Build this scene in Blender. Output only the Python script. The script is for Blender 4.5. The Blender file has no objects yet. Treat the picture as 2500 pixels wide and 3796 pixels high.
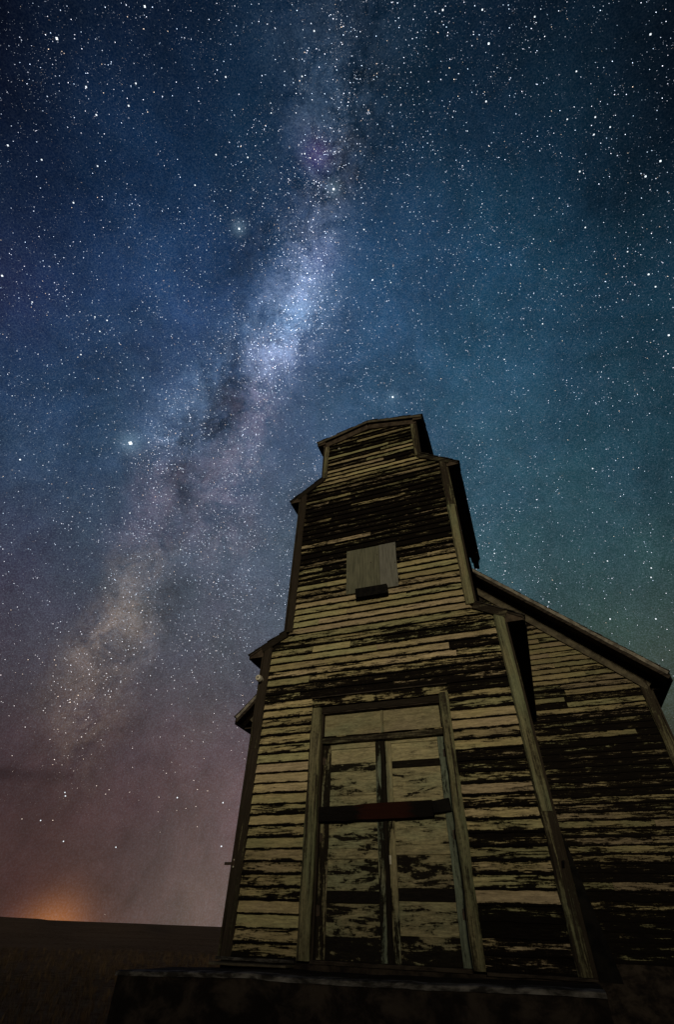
import bpy, math, random
import numpy as np
from mathutils import Matrix, Vector, noise as mnoise

random.seed(7)
rng = np.random.default_rng(11)
scene = bpy.context.scene
C = scene.collection

# ---------------------------------------------------------------- constants
# fixed sky frame (three perpendicular directions) and the night sky's tables
CAM_LOC=(1.7954,-6.4689,0.2533)
CAM_R=(0.939037,0.342659,0.028194)
CAM_U=(0.214352,-0.647583,0.731225)
CAM_F=(-0.268819,0.680603,0.681553)
LENS=15.795
SKY_U=(-0.72,-0.5,-0.3,-0.1,0.1,0.3,0.5,0.66,)
SKY_V=(-0.76,-0.6625,-0.565,-0.4675,-0.37,-0.2725,-0.175,-0.0775,0.02,0.1175,0.215,0.3125,0.41,0.5075,0.605,0.7025,0.8,)
SKY_COLS=(((0.0528,0.03,0.0259,),(0.0528,0.03,0.0259,),(0.0528,0.03,0.0259,),(0.0528,0.03,0.0259,),(0.0508,0.033,0.0357,),(0.056,0.0429,0.0542,),(0.0487,0.0453,0.0662,),(0.0389,0.0435,0.0746,),(0.03,0.0399,0.0786,),(0.0212,0.0351,0.0802,),(0.0143,0.0291,0.0707,),(0.0087,0.0216,0.0567,),(0.0055,0.0124,0.0367,),(0.0034,0.0045,0.0137,),(0.0029,0.0035,0.0098,),(0.0029,0.0035,0.0098,),(0.0029,0.0035,0.0098,),),((0.0528,0.03,0.0259,),(0.0528,0.03,0.0259,),(0.0501,0.029,0.0258,),(0.0542,0.0361,0.0374,),(0.0661,0.0504,0.0566,),(0.0653,0.0588,0.0769,),(0.0577,0.0624,0.0941,),(0.0477,0.0641,0.1094,),(0.0399,0.0663,0.1281,),(0.0325,0.0677,0.146,),(0.0249,0.0584,0.1389,),(0.0168,0.0429,0.1161,),(0.0107,0.0285,0.0806,),(0.0061,0.0149,0.0439,),(0.0042,0.006,0.0193,),(0.0029,0.0035,0.0098,),(0.0029,0.0035,0.0098,),),((0.0743,0.046,0.0407,),(0.0891,0.0582,0.0522,),(0.0801,0.0558,0.0597,),(0.0956,0.069,0.0698,),(0.0928,0.0792,0.0952,),(0.0864,0.0873,0.1189,),(0.0809,0.0876,0.13,),(0.0758,0.0875,0.1395,),(0.0681,0.0882,0.1557,),(0.0594,0.0891,0.1738,),(0.0481,0.0835,0.1812,),(0.034,0.0697,0.1752,),(0.0222,0.0557,0.1568,),(0.014,0.0416,0.1181,),(0.0081,0.0251,0.072,),(0.0045,0.0103,0.0284,),(0.0036,0.0065,0.0175,),),((0.1471,0.1078,0.0991,),(0.1456,0.1065,0.0989,),(0.1181,0.0847,0.0963,),(0.1143,0.0875,0.0981,),(0.1002,0.0956,0.1209,),(0.089,0.1019,0.1395,),(0.0854,0.1026,0.1494,),(0.0819,0.1033,0.159,),(0.0738,0.1013,0.1705,),(0.0646,0.0985,0.1824,),(0.0542,0.093,0.1891,),(0.0412,0.0828,0.188,),(0.0283,0.0705,0.1778,),(0.0189,0.054,0.1394,),(0.0112,0.0373,0.0979,),(0.0063,0.0218,0.0565,),(0.0051,0.0153,0.0384,),),((0.1253,0.093,0.0823,),(0.129,0.0954,0.0861,),(0.1092,0.0829,0.0911,),(0.0963,0.0856,0.0955,),(0.0847,0.0952,0.1165,),(0.075,0.1031,0.1352,),(0.0698,0.1079,0.1531,),(0.0646,0.1123,0.17,),(0.0571,0.1102,0.1834,),(0.0489,0.1067,0.196,),(0.0412,0.1012,0.2017,),(0.0343,0.0926,0.1969,),(0.0264,0.0796,0.1797,),(0.0171,0.0545,0.1251,),(0.0101,0.0332,0.0764,),(0.006,0.0194,0.0443,),(0.005,0.0166,0.039,),),((0.0644,0.0492,0.0364,),(0.0718,0.0555,0.0416,),(0.0606,0.0535,0.0442,),(0.0555,0.0632,0.0565,),(0.0497,0.0716,0.0736,),(0.0433,0.0787,0.0893,),(0.042,0.0852,0.1076,),(0.0401,0.0909,0.1243,),(0.0367,0.0916,0.1381,),(0.0328,0.0909,0.1508,),(0.0279,0.086,0.154,),(0.0217,0.0758,0.146,),(0.0159,0.0631,0.1288,),(0.0114,0.047,0.0995,),(0.007,0.0256,0.0554,),(0.0039,0.0107,0.0247,),(0.0029,0.0067,0.0156,),),((0.044,0.0319,0.022,),(0.044,0.0319,0.022,),(0.0441,0.033,0.0224,),(0.0478,0.0444,0.0309,),(0.0458,0.0545,0.0433,),(0.0381,0.0605,0.0565,),(0.033,0.0653,0.0713,),(0.029,0.0694,0.0857,),(0.0254,0.0681,0.0939,),(0.0217,0.0644,0.0991,),(0.0172,0.0558,0.093,),(0.012,0.0433,0.0786,),(0.0081,0.0301,0.0572,),(0.0046,0.0157,0.0313,),(0.0025,0.005,0.0112,),(0.0019,0.0028,0.0058,),(0.0019,0.0028,0.0058,),),((0.044,0.0319,0.022,),(0.044,0.0319,0.022,),(0.044,0.0319,0.022,),(0.0442,0.0347,0.0232,),(0.0472,0.0461,0.0295,),(0.0397,0.0514,0.0397,),(0.0319,0.0544,0.0506,),(0.025,0.0563,0.0627,),(0.0197,0.0523,0.0662,),(0.0151,0.0456,0.0657,),(0.0112,0.0358,0.0558,),(0.0074,0.0253,0.0434,),(0.0047,0.0163,0.0308,),(0.0027,0.0059,0.0131,),(0.0019,0.0028,0.0058,),(0.0019,0.0028,0.0058,),(0.0019,0.0028,0.0058,),),)
LANE_A=((-0.332,-0.2151,0.0441,0,(0.85,0.6,0.75,),),(-0.1736,-0.23,0.0402,0.08,(0.85,0.6,0.75,),),(-0.0881,-0.2436,0.0464,0.15,(0.85,0.6,0.75,),),(0.0279,-0.2526,0.0465,0.28,(0.85,0.6,0.75,),),(0.115,-0.2265,0.0465,0.28,(0.85,0.6,0.75,),),(0.2287,-0.1781,0.0345,0.3,(0.85,0.6,0.75,),),(0.2833,-0.1479,0.0341,0.7,(0.5,0.62,1,),),(0.335,-0.1316,0.0448,1.1,(0.5,0.62,1,),),(0.3847,-0.0965,0.0468,1.15,(0.36,0.6,1,),),(0.448,-0.0802,0.0428,1,(0.5,0.62,1,),),(0.4975,-0.0649,0.039,0.7,(0.5,0.62,1,),),(0.5497,-0.0501,0.0401,0.35,(0.5,0.62,1,),),(0.6262,-0.0164,0.0328,0.35,(0.5,0.62,1,),),(0.6637,-0.0112,0.0449,0.3,(0.36,0.6,1,),),(0.7139,-0.0105,0.0547,0.16,(0.36,0.6,1,),),(0.7516,-0.0099,0.0594,0.07,(0.36,0.6,1,),),)
LANE_B=((-0.4964,-0.4369,0.027,0,(1,0.72,0.5,),),(-0.4475,-0.4466,0.0233,0.12,(1,0.72,0.5,),),(-0.4069,-0.449,0.0287,0.22,(1,0.72,0.5,),),(-0.3469,-0.4497,0.0346,0.3,(1,0.72,0.5,),),(-0.2825,-0.4401,0.0409,0.3,(1,0.72,0.5,),),(-0.2277,-0.4216,0.0395,0.75,(1,0.72,0.5,),),(-0.1628,-0.4096,0.0323,0.35,(1,0.72,0.5,),),(-0.1,-0.3902,0.0302,0.4,(1,0.72,0.5,),),(-0.0288,-0.3826,0.0388,0.25,(0.85,0.6,0.75,),),(0.0657,-0.3676,0.0334,0.4,(0.85,0.6,0.75,),),(0.1382,-0.3455,0.039,0.65,(0.36,0.6,1,),),(0.1996,-0.3123,0.0335,0.6,(0.36,0.6,1,),),(0.2655,-0.2721,0.0333,0.45,(0.36,0.6,1,),),(0.3538,-0.2184,0.0328,0.18,(0.36,0.6,1,),),(0.4705,-0.131,0.0314,0,(0.36,0.6,1,),),)
RIFT=((-0.4387,-0.3891,0.0486,0,(0.36,0.6,1,),),(-0.3407,-0.386,0.0515,0.15,(0.36,0.6,1,),),(-0.2683,-0.3687,0.0427,0.3,(0.36,0.6,1,),),(-0.1928,-0.3615,0.0329,0.35,(0.36,0.6,1,),),(-0.1017,-0.352,0.0391,0.35,(0.36,0.6,1,),),(-0.0011,-0.3339,0.0396,0.3,(0.36,0.6,1,),),(0.101,-0.312,0.0397,0.45,(0.36,0.6,1,),),(0.1692,-0.2782,0.0397,0.5,(0.36,0.6,1,),),(0.2593,-0.2095,0.0453,0.5,(0.36,0.6,1,),),(0.3296,-0.2205,0.0606,0.3,(0.36,0.6,1,),),(0.4228,-0.2066,0.0636,0.25,(0.36,0.6,1,),),(0.493,-0.1492,0.0566,0.3,(0.36,0.6,1,),),(0.5771,-0.0343,0.0441,0.5,(0.36,0.6,1,),),(0.6608,0.036,0.072,0.45,(0.36,0.6,1,),),(0.7515,0.0198,0.0594,0.2,(0.36,0.6,1,),),)
GLOWS=(((-0.1102,0.118,0.9869,),2051.7,(0.6,0.25,1,),0.075,),((-0.1569,0.2603,0.9527,),960.5,(0.6,0.25,1,),0.03,),((-0.6769,0.6008,0.4253,),458.5,(1,0.72,0.45,),0.06,),((-0.6519,0.5545,0.5172,),684.9,(1,0.75,0.55,),0.02,),((-0.7151,0.6296,0.3037,),283.1,(1,0.65,0.35,),0.025,),((-0.7071,0.7071,-0.0077,),655.5,(1,0.34,0.05,),0.26,),((-0.7007,0.7134,-0.0116,),104.9,(1,0.32,0.1,),0.05,),((-0.5262,0.8504,-0.0024,),48,(0.9,1,0.7,),0.045,),((-0.6464,0.0784,0.759,),96.3,(0.7,0.1,0.7,),0.012,),((-0.7957,0.3996,0.4551,),54.2,(0.8,0.15,0.4,),0.016,),((-0.6014,0.3801,0.7027,),2865.6,(0.5,0.8,1,),0.16,),((-0.0933,0.5354,0.8394,),7076.4,(0.5,0.8,1,),0.1,),((-0.2814,0.1632,0.9456,),7076.4,(0.5,0.8,1,),0.16,),((-0.0987,0.1715,0.9802,),7076.4,(0.5,0.8,1,),0.16,),((-0.3104,0.3848,0.8692,),385.3,(0.6,0.6,1,),0.1,),((-0.2087,0.3068,0.9286,),216.7,(0.35,0.6,1,),0.1,),((0.2409,0.9043,0.3523,),34.7,(0.7,0.9,0.4,),0.015,),)
BRIGHT=((-57.71,44.65,10,),(-55.35,45.66,4.5,),(-29.94,78.59,7,),(-59.89,71.02,6.5,),(-9.89,57.08,7.5,),(-109.1,65.11,6,),(-6.77,69.66,4,),(-33.29,69.15,4,),(-87.29,60.05,4.5,),(-97.36,57.9,4.5,),(-97.56,65.88,4.5,),(-97.35,68.83,4.5,),(-100.81,70.14,4,),(-102,66.02,4.5,),(-114.62,72.43,5,),(79.45,82.58,4.5,),(66.34,78.42,5,),(50.01,77.04,4.5,),(76.59,79.36,4,),(53.91,60.75,5,),(51.3,61.08,5,),(47.12,66.31,4.5,),(40.88,55.07,5,),(24.02,58.28,4,),(-12.62,70.26,5,),(-14.78,75.17,4.5,),(36.99,49.41,5.5,),(40.25,53.76,4.5,),(19.5,41.74,4.5,),(14.77,57.15,4,),(3.56,33.69,4,),(16.01,31.88,4,),(19.94,29.84,4,),(17.91,25,4.5,),(19.45,28.97,4,),(13.61,26.08,4.5,),(2.76,35.96,4.5,),(7.75,29.25,4,),(-53.36,37.3,4,),(-52.26,28.55,4,),(-45.01,35.11,4,),(-29.32,31.93,3.5,),(-30.01,33.19,3.5,),(-68.26,37.42,5,),(-47.83,8.77,3.5,),(-47.99,9.04,3,),(-37.34,9.63,4,),(-32.57,9.53,4,),(-31.99,5.88,4,),(-46.58,5.34,3,),(-49.11,6.7,3,),(-41.9,5.23,3,),(-84.49,50.53,5.5,),(-70.96,54.57,4.5,),(-70.71,53.18,4,),(-72.66,54.01,4,),(-79.9,50.8,4,),(-70.78,76.41,4,),(-50.1,80.34,4,),(-96.46,77.93,4,),(-40.33,25.16,4,),(-79.68,84.41,3.5,),(-110.33,86.39,4,),(62.93,70.61,3.5,),(73.13,75.1,3.5,),(69.56,66.04,4.5,),(53.63,66.95,4,),(56.33,67.56,4,),(55.67,66.01,3.5,),(54.26,69.69,3.5,),(-76.07,80.49,3,),(-76.36,70.71,4,),(-78.48,74.07,4,),(-90.24,63.82,4,),(-94.34,59.77,4,),(-70.62,50.01,4,),(-61.1,51.84,4,),(41.44,58.03,3.5,),(40.18,62.65,4,),)
CLOUD_N=(-0.0759,0.183,-0.9802,)

# ---------------------------------------------------------------- camera
cam_d = bpy.data.cameras.new('camera')
cam = bpy.data.objects.new('camera', cam_d)
C.objects.link(cam)
R_, U_, F_ = Vector(CAM_R), Vector(CAM_U), Vector(CAM_F)
m = Matrix(((R_.x, U_.x, -F_.x, CAM_LOC[0]), (R_.y, U_.y, -F_.y, CAM_LOC[1]), (R_.z, U_.z, -F_.z, CAM_LOC[2]), (0, 0, 0, 1)))
cam.matrix_world = m
cam_d.sensor_fit = 'VERTICAL'
cam_d.sensor_height = 36.0
cam_d.lens = LENS
cam_d.clip_start = 0.05
cam_d.clip_end = 12000
scene.camera = cam

scene.view_settings.view_transform = 'Standard'
scene.view_settings.look = 'None'
scene.view_settings.gamma = 1.0
scene.view_settings.exposure = 0.0
scene.view_settings.use_curve_mapping = False

SKY_GAIN = 0.80
# the one lamp: weak, warm, low light from in front of the elevator
sun_d = bpy.data.lights.new('low_light', 'SUN')
sun_d.energy = 1.25
sun_d.angle = math.radians(9)
sun_d.color = (1.0, 0.86, 0.55)
sun = bpy.data.objects.new('low_light', sun_d)
C.objects.link(sun)
sun.rotation_euler = Vector((-0.30, 1.0, -0.10)).to_track_quat('-Z', 'Y').to_euler()

# ---------------------------------------------------------------- node helpers
class NT:
    def __init__(s, tree):
        s.t = tree; s.n = tree.nodes; s.l = tree.links
    def new(s, typ, **kw):
        n = s.n.new(typ)
        for k, v in kw.items(): setattr(n, k, v)
        return n
    def put(s, sock, v):
        if isinstance(v, bpy.types.NodeSocket): s.l.new(v, sock)
        elif v is not None: sock.default_value = v
    def math(s, op, a, b=None, c=None, clamp=False):
        n = s.new('ShaderNodeMath', operation=op, use_clamp=clamp)
        s.put(n.inputs[0], a); s.put(n.inputs[1], b); s.put(n.inputs[2], c)
        return n.outputs[0]
    def vmath(s, op, a, b=None, scale=None):
        n = s.new('ShaderNodeVectorMath', operation=op)
        s.put(n.inputs[0], a); s.put(n.inputs[1], b)
        if scale is not None: s.put(n.inputs['Scale'], scale)
        return n.outputs['Value'] if op in ('DOT_PRODUCT', 'LENGTH') else n.outputs[0]
    def ramp(s, fac, stops, interp='LINEAR'):
        n = s.new('ShaderNodeValToRGB'); cr = n.color_ramp; cr.interpolation = interp
        stops = list(stops)
        cr.elements[0].position = stops[0][0]; cr.elements[0].color = tuple(stops[0][1]) + (1,)
        cr.elements[1].position = stops[-1][0]; cr.elements[1].color = tuple(stops[-1][1]) + (1,)
        for pz, c in stops[1:-1]:
            e = cr.elements.new(pz); e.color = tuple(c) + (1,)
        s.put(n.inputs[0], fac)
        return n.outputs[0]
    def mix(s, fac, a, b, blend='MIX'):
        n = s.new('ShaderNodeMix', data_type='RGBA', blend_type=blend)
        s.put(n.inputs[0], fac)
        s.put(n.inputs[6], a if isinstance(a, bpy.types.NodeSocket) else tuple(a) + (1,))
        s.put(n.inputs[7], b if isinstance(b, bpy.types.NodeSocket) else tuple(b) + (1,))
        return n.outputs[2]
    def noise(s, vec, scale, detail=4, rough=.55, dist=0.0, out='Fac', dim='3D'):
        n = s.new('ShaderNodeTexNoise', noise_dimensions=dim)
        s.put(n.inputs['Vector'], vec); n.inputs['Scale'].default_value = scale
        n.inputs['Detail'].default_value = detail; n.inputs['Roughness'].default_value = rough
        n.inputs['Distortion'].default_value = dist
        return n.outputs[out]
    def maprange(s, v, a, b, c=0.0, d=1.0, kind='SMOOTHSTEP'):
        n = s.new('ShaderNodeMapRange', interpolation_type=kind)
        s.put(n.inputs[0], v); s.put(n.inputs[1], a); s.put(n.inputs[2], b); s.put(n.inputs[3], c); s.put(n.inputs[4], d)
        return n.outputs[0]
    def mapping(s, vec, scale=(1, 1, 1), loc=(0, 0, 0), rot=(0, 0, 0)):
        n = s.new('ShaderNodeMapping')
        s.put(n.inputs[0], vec); s.put(n.inputs[1], loc); s.put(n.inputs[2], rot); s.put(n.inputs[3], scale)
        return n.outputs[0]

# ---------------------------------------------------------------- world: the night sky
world = bpy.data.worlds.new('World')
scene.world = world
world.use_nodes = True
w = NT(world.node_tree)
w.n.clear()
tc = w.new('ShaderNodeTexCoord')
dirv = w.vmath('NORMALIZE', tc.outputs['Generated'])
nz = w.noise(dirv, 6.5, 8, .66, out='Color')
warp = w.vmath('SCALE', w.vmath('SUBTRACT', nz, (.5, .5, .5)), scale=.24)
nz2 = w.noise(dirv, 30, 6, .66, out='Color')
warp2 = w.vmath('SCALE', w.vmath('SUBTRACT', nz2, (.5, .5, .5)), scale=.05)
dw = w.vmath('ADD', w.vmath('ADD', dirv, warp), warp2)
dws = w.vmath('NORMALIZE', w.vmath('ADD', dirv, w.vmath('SCALE', w.vmath('ADD', warp, warp2), scale=.6)))
dwb = w.vmath('NORMALIZE', w.vmath('ADD', dirv, w.vmath('SCALE', warp2, scale=.7)))
u = w.vmath('DOT_PRODUCT', dirv, CAM_R); v = w.vmath('DOT_PRODUCT', dirv, CAM_U)
V0, V1 = SKY_V[0], SKY_V[-1]
vf = w.maprange(v, V0, V1, kind='LINEAR')
base = None
for j, col in enumerate(SKY_COLS):
    r = w.ramp(vf, [((SKY_V[i] - V0) / (V1 - V0), col[i]) for i in range(len(SKY_V))], 'B_SPLINE')
    base = r if base is None else w.mix(w.maprange(u, SKY_U[j - 1], SKY_U[j]), base, r)
uw = w.vmath('DOT_PRODUCT', dws, CAM_R); vw = w.vmath('DOT_PRODUCT', dws, CAM_U)
vwf = w.maprange(vw, -1, 1, kind='LINEAR')
# the Milky Way stands on the far side only
front = w.maprange(w.vmath('DOT_PRODUCT', dirv, CAM_F), .1, .45)
def lane(tab):
    st = [((t[0] + 1) / 2, (t[1] * .5 + .5, t[2] * 4, t[3] * .5)) for t in tab]
    sep = w.new('ShaderNodeSeparateColor'); w.l.new(w.ramp(vwf, st, 'B_SPLINE'), sep.inputs[0])
    u0 = w.math('MULTIPLY_ADD', sep.outputs[0], 2.0, -1.0)
    sg = w.math('MULTIPLY', sep.outputs[1], .25)
    q = w.math('DIVIDE', w.math('SUBTRACT', uw, u0), sg)
    g = w.math('EXPONENT', w.math('MULTIPLY', w.math('MULTIPLY', q, q), -.5))
    return w.math('MULTIPLY', w.math('MULTIPLY', g, w.math('MULTIPLY', sep.outputs[2], 2.0)), front)
def lanecol(tab):
    return w.ramp(vwf, [((t[0] + 1) / 2, t[4]) for t in tab], 'LINEAR')
fb = w.noise(dirv, 15, 11, .78, .5)
clump = w.maprange(fb, .40, .62, .0, 2.1, 'LINEAR')
gA = w.math('MULTIPLY', w.math('MULTIPLY', lane(LANE_A), clump), .27)
gB = w.math('MULTIPLY', w.math('MULTIPLY', lane(LANE_B), clump), .16)
fb2 = w.noise(w.vmath('ADD', dirv, (3.1, 1.7, .4)), 13, 11, .76, .4)
rf = w.math('MULTIPLY', lane(RIFT), w.maprange(fb2, .40, .60, .1, 1.45, 'LINEAR'))
# slow unevenness and faint colour mottling of the air glow
mott = w.noise(w.vmath('ADD', dirv, (7.3, .2, 5.1)), 7, 5, .6, out='Color')
mottv = w.vmath('ADD', w.vmath('SCALE', w.vmath('SUBTRACT', mott, (.5, .5, .5)), scale=.22), (.95, 1.03, .98))
base = w.vmath('MULTIPLY', base, mottv)
hz = w.new('ShaderNodeSeparateXYZ'); w.l.new(dirv, hz.inputs[0])
base = w.vmath('MULTIPLY', base, w.mix(w.maprange(hz.outputs[2], .12, .50), (1.20, .95, 1.0), (1.0, 1.0, 1.0)))
base = w.vmath('SCALE', base, scale=w.maprange(w.noise(dirv, 5.5, 11, .78, .3), .32, .68, .62, 1.38, 'LINEAR'))
base = w.vmath('SCALE', base, scale=w.math('SUBTRACT', 1.0, rf))
tot = w.vmath('ADD', base, w.vmath('SCALE', lanecol(LANE_A), scale=w.math('MULTIPLY', gA, w.math('MULTIPLY_ADD', rf, -.6, 1.0))))
tot = w.vmath('ADD', tot, w.vmath('SCALE', lanecol(LANE_B), scale=w.math('MULTIPLY', gB, w.math('MULTIPLY_ADD', rf, -.6, 1.0))))
sz_ = w.new('ShaderNodeSeparateXYZ'); w.l.new(dirv, sz_.inputs[0]); dzz = w.math('MAXIMUM', sz_.outputs[2], 0.0)
for k, (d, kk, col, amp) in enumerate(GLOWS):
    src = dirv if kk > 2000 or k in (5, 6, 7) else dwb
    e = w.math('EXPONENT', w.math('MULTIPLY', w.math('SUBTRACT', 1.0, w.vmath('DOT_PRODUCT', src, d)), -2.0 * kk))
    if k in (5, 6): e = w.math('MULTIPLY', e, w.math('EXPONENT', w.math('MULTIPLY', dzz, -16.0)))   # town glow hugs the horizon
    tot = w.vmath('ADD', tot, w.vmath('SCALE', col, scale=w.math('MULTIPLY', e, amp)))
# unresolved faint stars: fine grain
gr = w.maprange(w.noise(dirv, 430, 2, .75), .42, .75, -.18, 1, 'LINEAR')
dz = w.new('ShaderNodeSeparateXYZ'); w.l.new(dirv, dz.inputs[0])
gr = w.math('MULTIPLY', gr, w.maprange(dz.outputs[2], .02, .5, .3, 1.0))
lum = w.vmath('DOT_PRODUCT', tot, (.3, .5, .2))
tot = w.vmath('ADD', tot, w.vmath('SCALE', (.6, .8, 1.0), scale=w.math('MULTIPLY', w.math('MULTIPLY', gr, lum), 1.2)))
# a thin dark streak of cloud low on the left
cd = w.vmath('DOT_PRODUCT', w.vmath('ADD', dirv, w.vmath('SCALE', warp2, scale=.10)), CLOUD_N)
cg = w.math('MULTIPLY', w.math('EXPONENT', w.math('MULTIPLY', w.math('MULTIPLY', cd, cd), -1.0 / (2 * .007 ** 2))), w.maprange(u, -.36, -.56))
tot = w.vmath('SCALE', tot, scale=w.math('MULTIPLY_ADD', cg, -.34, 1.0))
bg = w.new('ShaderNodeBackground'); w.l.new(tot, bg.inputs[0]); bg.inputs[1].default_value = SKY_GAIN
out = w.new('ShaderNodeOutputWorld'); w.l.new(bg.outputs[0], out.inputs[0])
world.cycles.sampling_method = 'MANUAL'; world.cycles.sample_map_resolution = 512

# ---------------------------------------------------------------- materials
def mat(name):
    mt = bpy.data.materials.new(name); mt.use_nodes = True
    t = NT(mt.node_tree); t.n.clear()
    b = t.new('ShaderNodeBsdfPrincipled'); o = t.new('ShaderNodeOutputMaterial')
    t.l.new(b.outputs[0], o.inputs[0])
    return mt, t, b
def bump(t, b, h, strength=.5, dist=.01):
    n = t.new('ShaderNodeBump'); n.inputs['Strength'].default_value = strength; n.inputs['Distance'].default_value = dist
    t.put(n.inputs['Height'], h); t.l.new(n.outputs[0], b.inputs['Normal'])

def painted_wood(name, axis, along=2.2, across=13.0, paint=((.49, .41, .23), (.50, .40, .28), (.42, .40, .225)), bare=(.0055, .0045, .0042), soft=.045, fleck=.5, amp=1.5, lap=False):
    """old paint flaking off dark bare wood; obj.color: R = how much paint is left, G = hue, B = tone"""
    mt, t, b = mat(name)
    geo = t.new('ShaderNodeNewGeometry').outputs['Position']
    oi = t.new('ShaderNodeObjectInfo')
    sep = t.new('ShaderNodeSeparateColor'); t.l.new(oi.outputs['Color'], sep.inputs[0])
    off = t.new('ShaderNodeCombineXYZ')
    rr = t.math('MULTIPLY', oi.outputs['Random'], 37.0)
    for i in range(3): t.l.new(rr, off.inputs[i])
    pos = t.vmath('ADD', geo, off.outputs[0])
    sc = [across] * 3; sc[axis] = along
    st = t.mapping(pos, scale=tuple(sc))
    big = t.noise(t.mapping(pos, scale=tuple(.35 if i == axis else 2.2 for i in range(3))), 1.6, 3, .5)
    n1 = t.noise(st, 1.0, 7, .66, .6)
    sc2 = [across * 7] * 3; sc2[axis] = along * 4
    n2 = t.noise(t.mapping(pos, scale=tuple(sc2)), 1.0, 5, .7)
    n3 = t.noise(geo, 26, 5, .75)
    # paint left where this value is above zero
    val = t.math('ADD', t.math('MULTIPLY_ADD', t.math('SUBTRACT', n1, .5), amp, t.math('MULTIPLY', t.math('SUBTRACT', big, .5), .9)),
                 t.math('ADD', t.math('MULTIPLY', t.math('SUBTRACT', n2, .5), .55 * fleck), t.math('MULTIPLY', t.math('SUBTRACT', n3, .5), .8 * fleck)))
    if lap:                                            # thin streaks of paint left in the grain
        n4 = t.noise(t.mapping(pos, scale=(4.0, 55, 55)), 1.0, 5, .65, .8)
        val = t.math('ADD', val, t.math('MULTIPLY', t.math('SUBTRACT', n4, .5), 1.9))
    val = t.math('ADD', val, t.math('MULTIPLY_ADD', sep.outputs[0], 1.3, -.65))
    if lap:                                            # bare lower edge and underside, darkened further as the lap's shadow line
        tcz = t.new('ShaderNodeSeparateXYZ'); t.l.new(t.new('ShaderNodeTexCoord').outputs['Object'], tcz.inputs[0])
        lz = t.math('DIVIDE', tcz.outputs[2], .1245)
        en = t.noise(t.mapping(pos, scale=(3.0, 3, 3)), 1.6, 6, .7)
        low = t.math('MULTIPLY', t.maprange(lz, .42, .0), t.maprange(en, .38, .66, .0, 1.25, 'LINEAR'))
        hi = t.math('MULTIPLY', t.maprange(lz, .72, 1.05), t.maprange(en, .60, .35, .0, .55, 'LINEAR'))
        lip = t.math('MULTIPLY', t.maprange(lz, .17, .03), .8)
        val = t.math('SUBTRACT', t.math('SUBTRACT', val, t.math('MULTIPLY_ADD', low, .75, lip)), hi)
        sn = t.new('ShaderNodeSeparateXYZ'); t.l.new(t.new('ShaderNodeNewGeometry').outputs['Normal'], sn.inputs[0])
        val = t.math('SUBTRACT', val, t.math('MULTIPLY', t.maprange(sn.outputs[2], -.5, -.8), 1.5))
    msk = t.maprange(val, -soft, soft)
    thin = t.maprange(val, -.1, .45)
    hue = t.ramp(t.math('ADD', t.math('MULTIPLY_ADD', t.math('SUBTRACT', t.noise(t.mapping(geo, scale=tuple(.5 if i == axis else 1.6 for i in range(3))), 2.3, 3), .5), .7, -.0), sep.outputs[1]),
                 [(0.0, paint[2]), (.35, paint[2]), (.5, paint[0]), (.75, paint[1]), (1.0, paint[1])])
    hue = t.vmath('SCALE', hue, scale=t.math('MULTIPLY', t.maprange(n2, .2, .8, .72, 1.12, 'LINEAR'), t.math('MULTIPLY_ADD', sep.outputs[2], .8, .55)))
    hue = t.vmath('SCALE', hue, scale=t.math('MULTIPLY_ADD', thin, .45, .6))
    dirt = t.maprange(t.noise(st, 2.3, 6, .7), .35, .62, .55, 1.0, 'LINEAR')
    hue = t.vmath('SCALE', hue, scale=t.math('MULTIPLY', dirt, t.maprange(t.noise(t.mapping(geo, scale=tuple(1.0 if i == axis else 3.0 for i in range(3))), 22, 6, .8), .3, .7, .68, 1.2, 'LINEAR')))
    sp3 = t.noise(geo, 75, 4, .8)
    wash = t.math('MULTIPLY', t.maprange(t.math('MULTIPLY_ADD', t.math('SUBTRACT', sp3, .5), 1.2, val), -.55, .25), t.maprange(sp3, .35, .65, .15, .55, 'LINEAR'))
    wood = t.mix(t.maprange(n2, .4, .8), bare, tuple(c * 2.2 for c in bare))
    col = t.mix(msk, t.mix(wash, wood, t.vmath('SCALE', hue, scale=.18)), hue)
    t.l.new(col, b.inputs['Base Color'])
    t.l.new(t.maprange(msk, 0, 1, .95, .72, 'LINEAR'), b.inputs['Roughness'])
    t.l.new(t.maprange(msk, 0, 1, .03, .2, 'LINEAR'), b.inputs['Specular IOR Level'])
    bump(t, b, t.math('ADD', t.math('MULTIPLY', msk, .6), t.math('MULTIPLY', n2, .8)), .7, .006)
    return mt

M = {}
M['siding'] = painted_wood('flaking_siding_paint', 0, amp=2.3, fleck=1.05, lap=True, along=2.0, across=19)
M['trim'] = painted_wood('weathered_trim_upright', 2, along=1.1, across=17, paint=((.27, .25, .15), (.25, .21, .16), (.22, .24, .15)), bare=(.030, .024, .020), soft=.16, fleck=.9, amp=2.4)
M['trim_flat'] = painted_wood('weathered_trim_level', 0, along=1.4, across=17, paint=((.26, .23, .15), (.24, .20, .16), (.22, .23, .15)), bare=(.018, .015, .013), soft=.15, fleck=.6)
M['panel'] = painted_wood('door_panel_paint', 0, along=3.0, across=16.0, amp=2.2, paint=((.45, .40, .25), (.44, .37, .27), (.39, .40, .26)), bare=(.010, .0085, .008), soft=.04, fleck=.75)
M['stile'] = painted_wood('door_stile_paint', 2, along=1.6, across=14.0, paint=((.40, .36, .22), (.38, .33, .26), (.28, .34, .28)), bare=(.012, .010, .009), soft=.05, fleck=.6)

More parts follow.
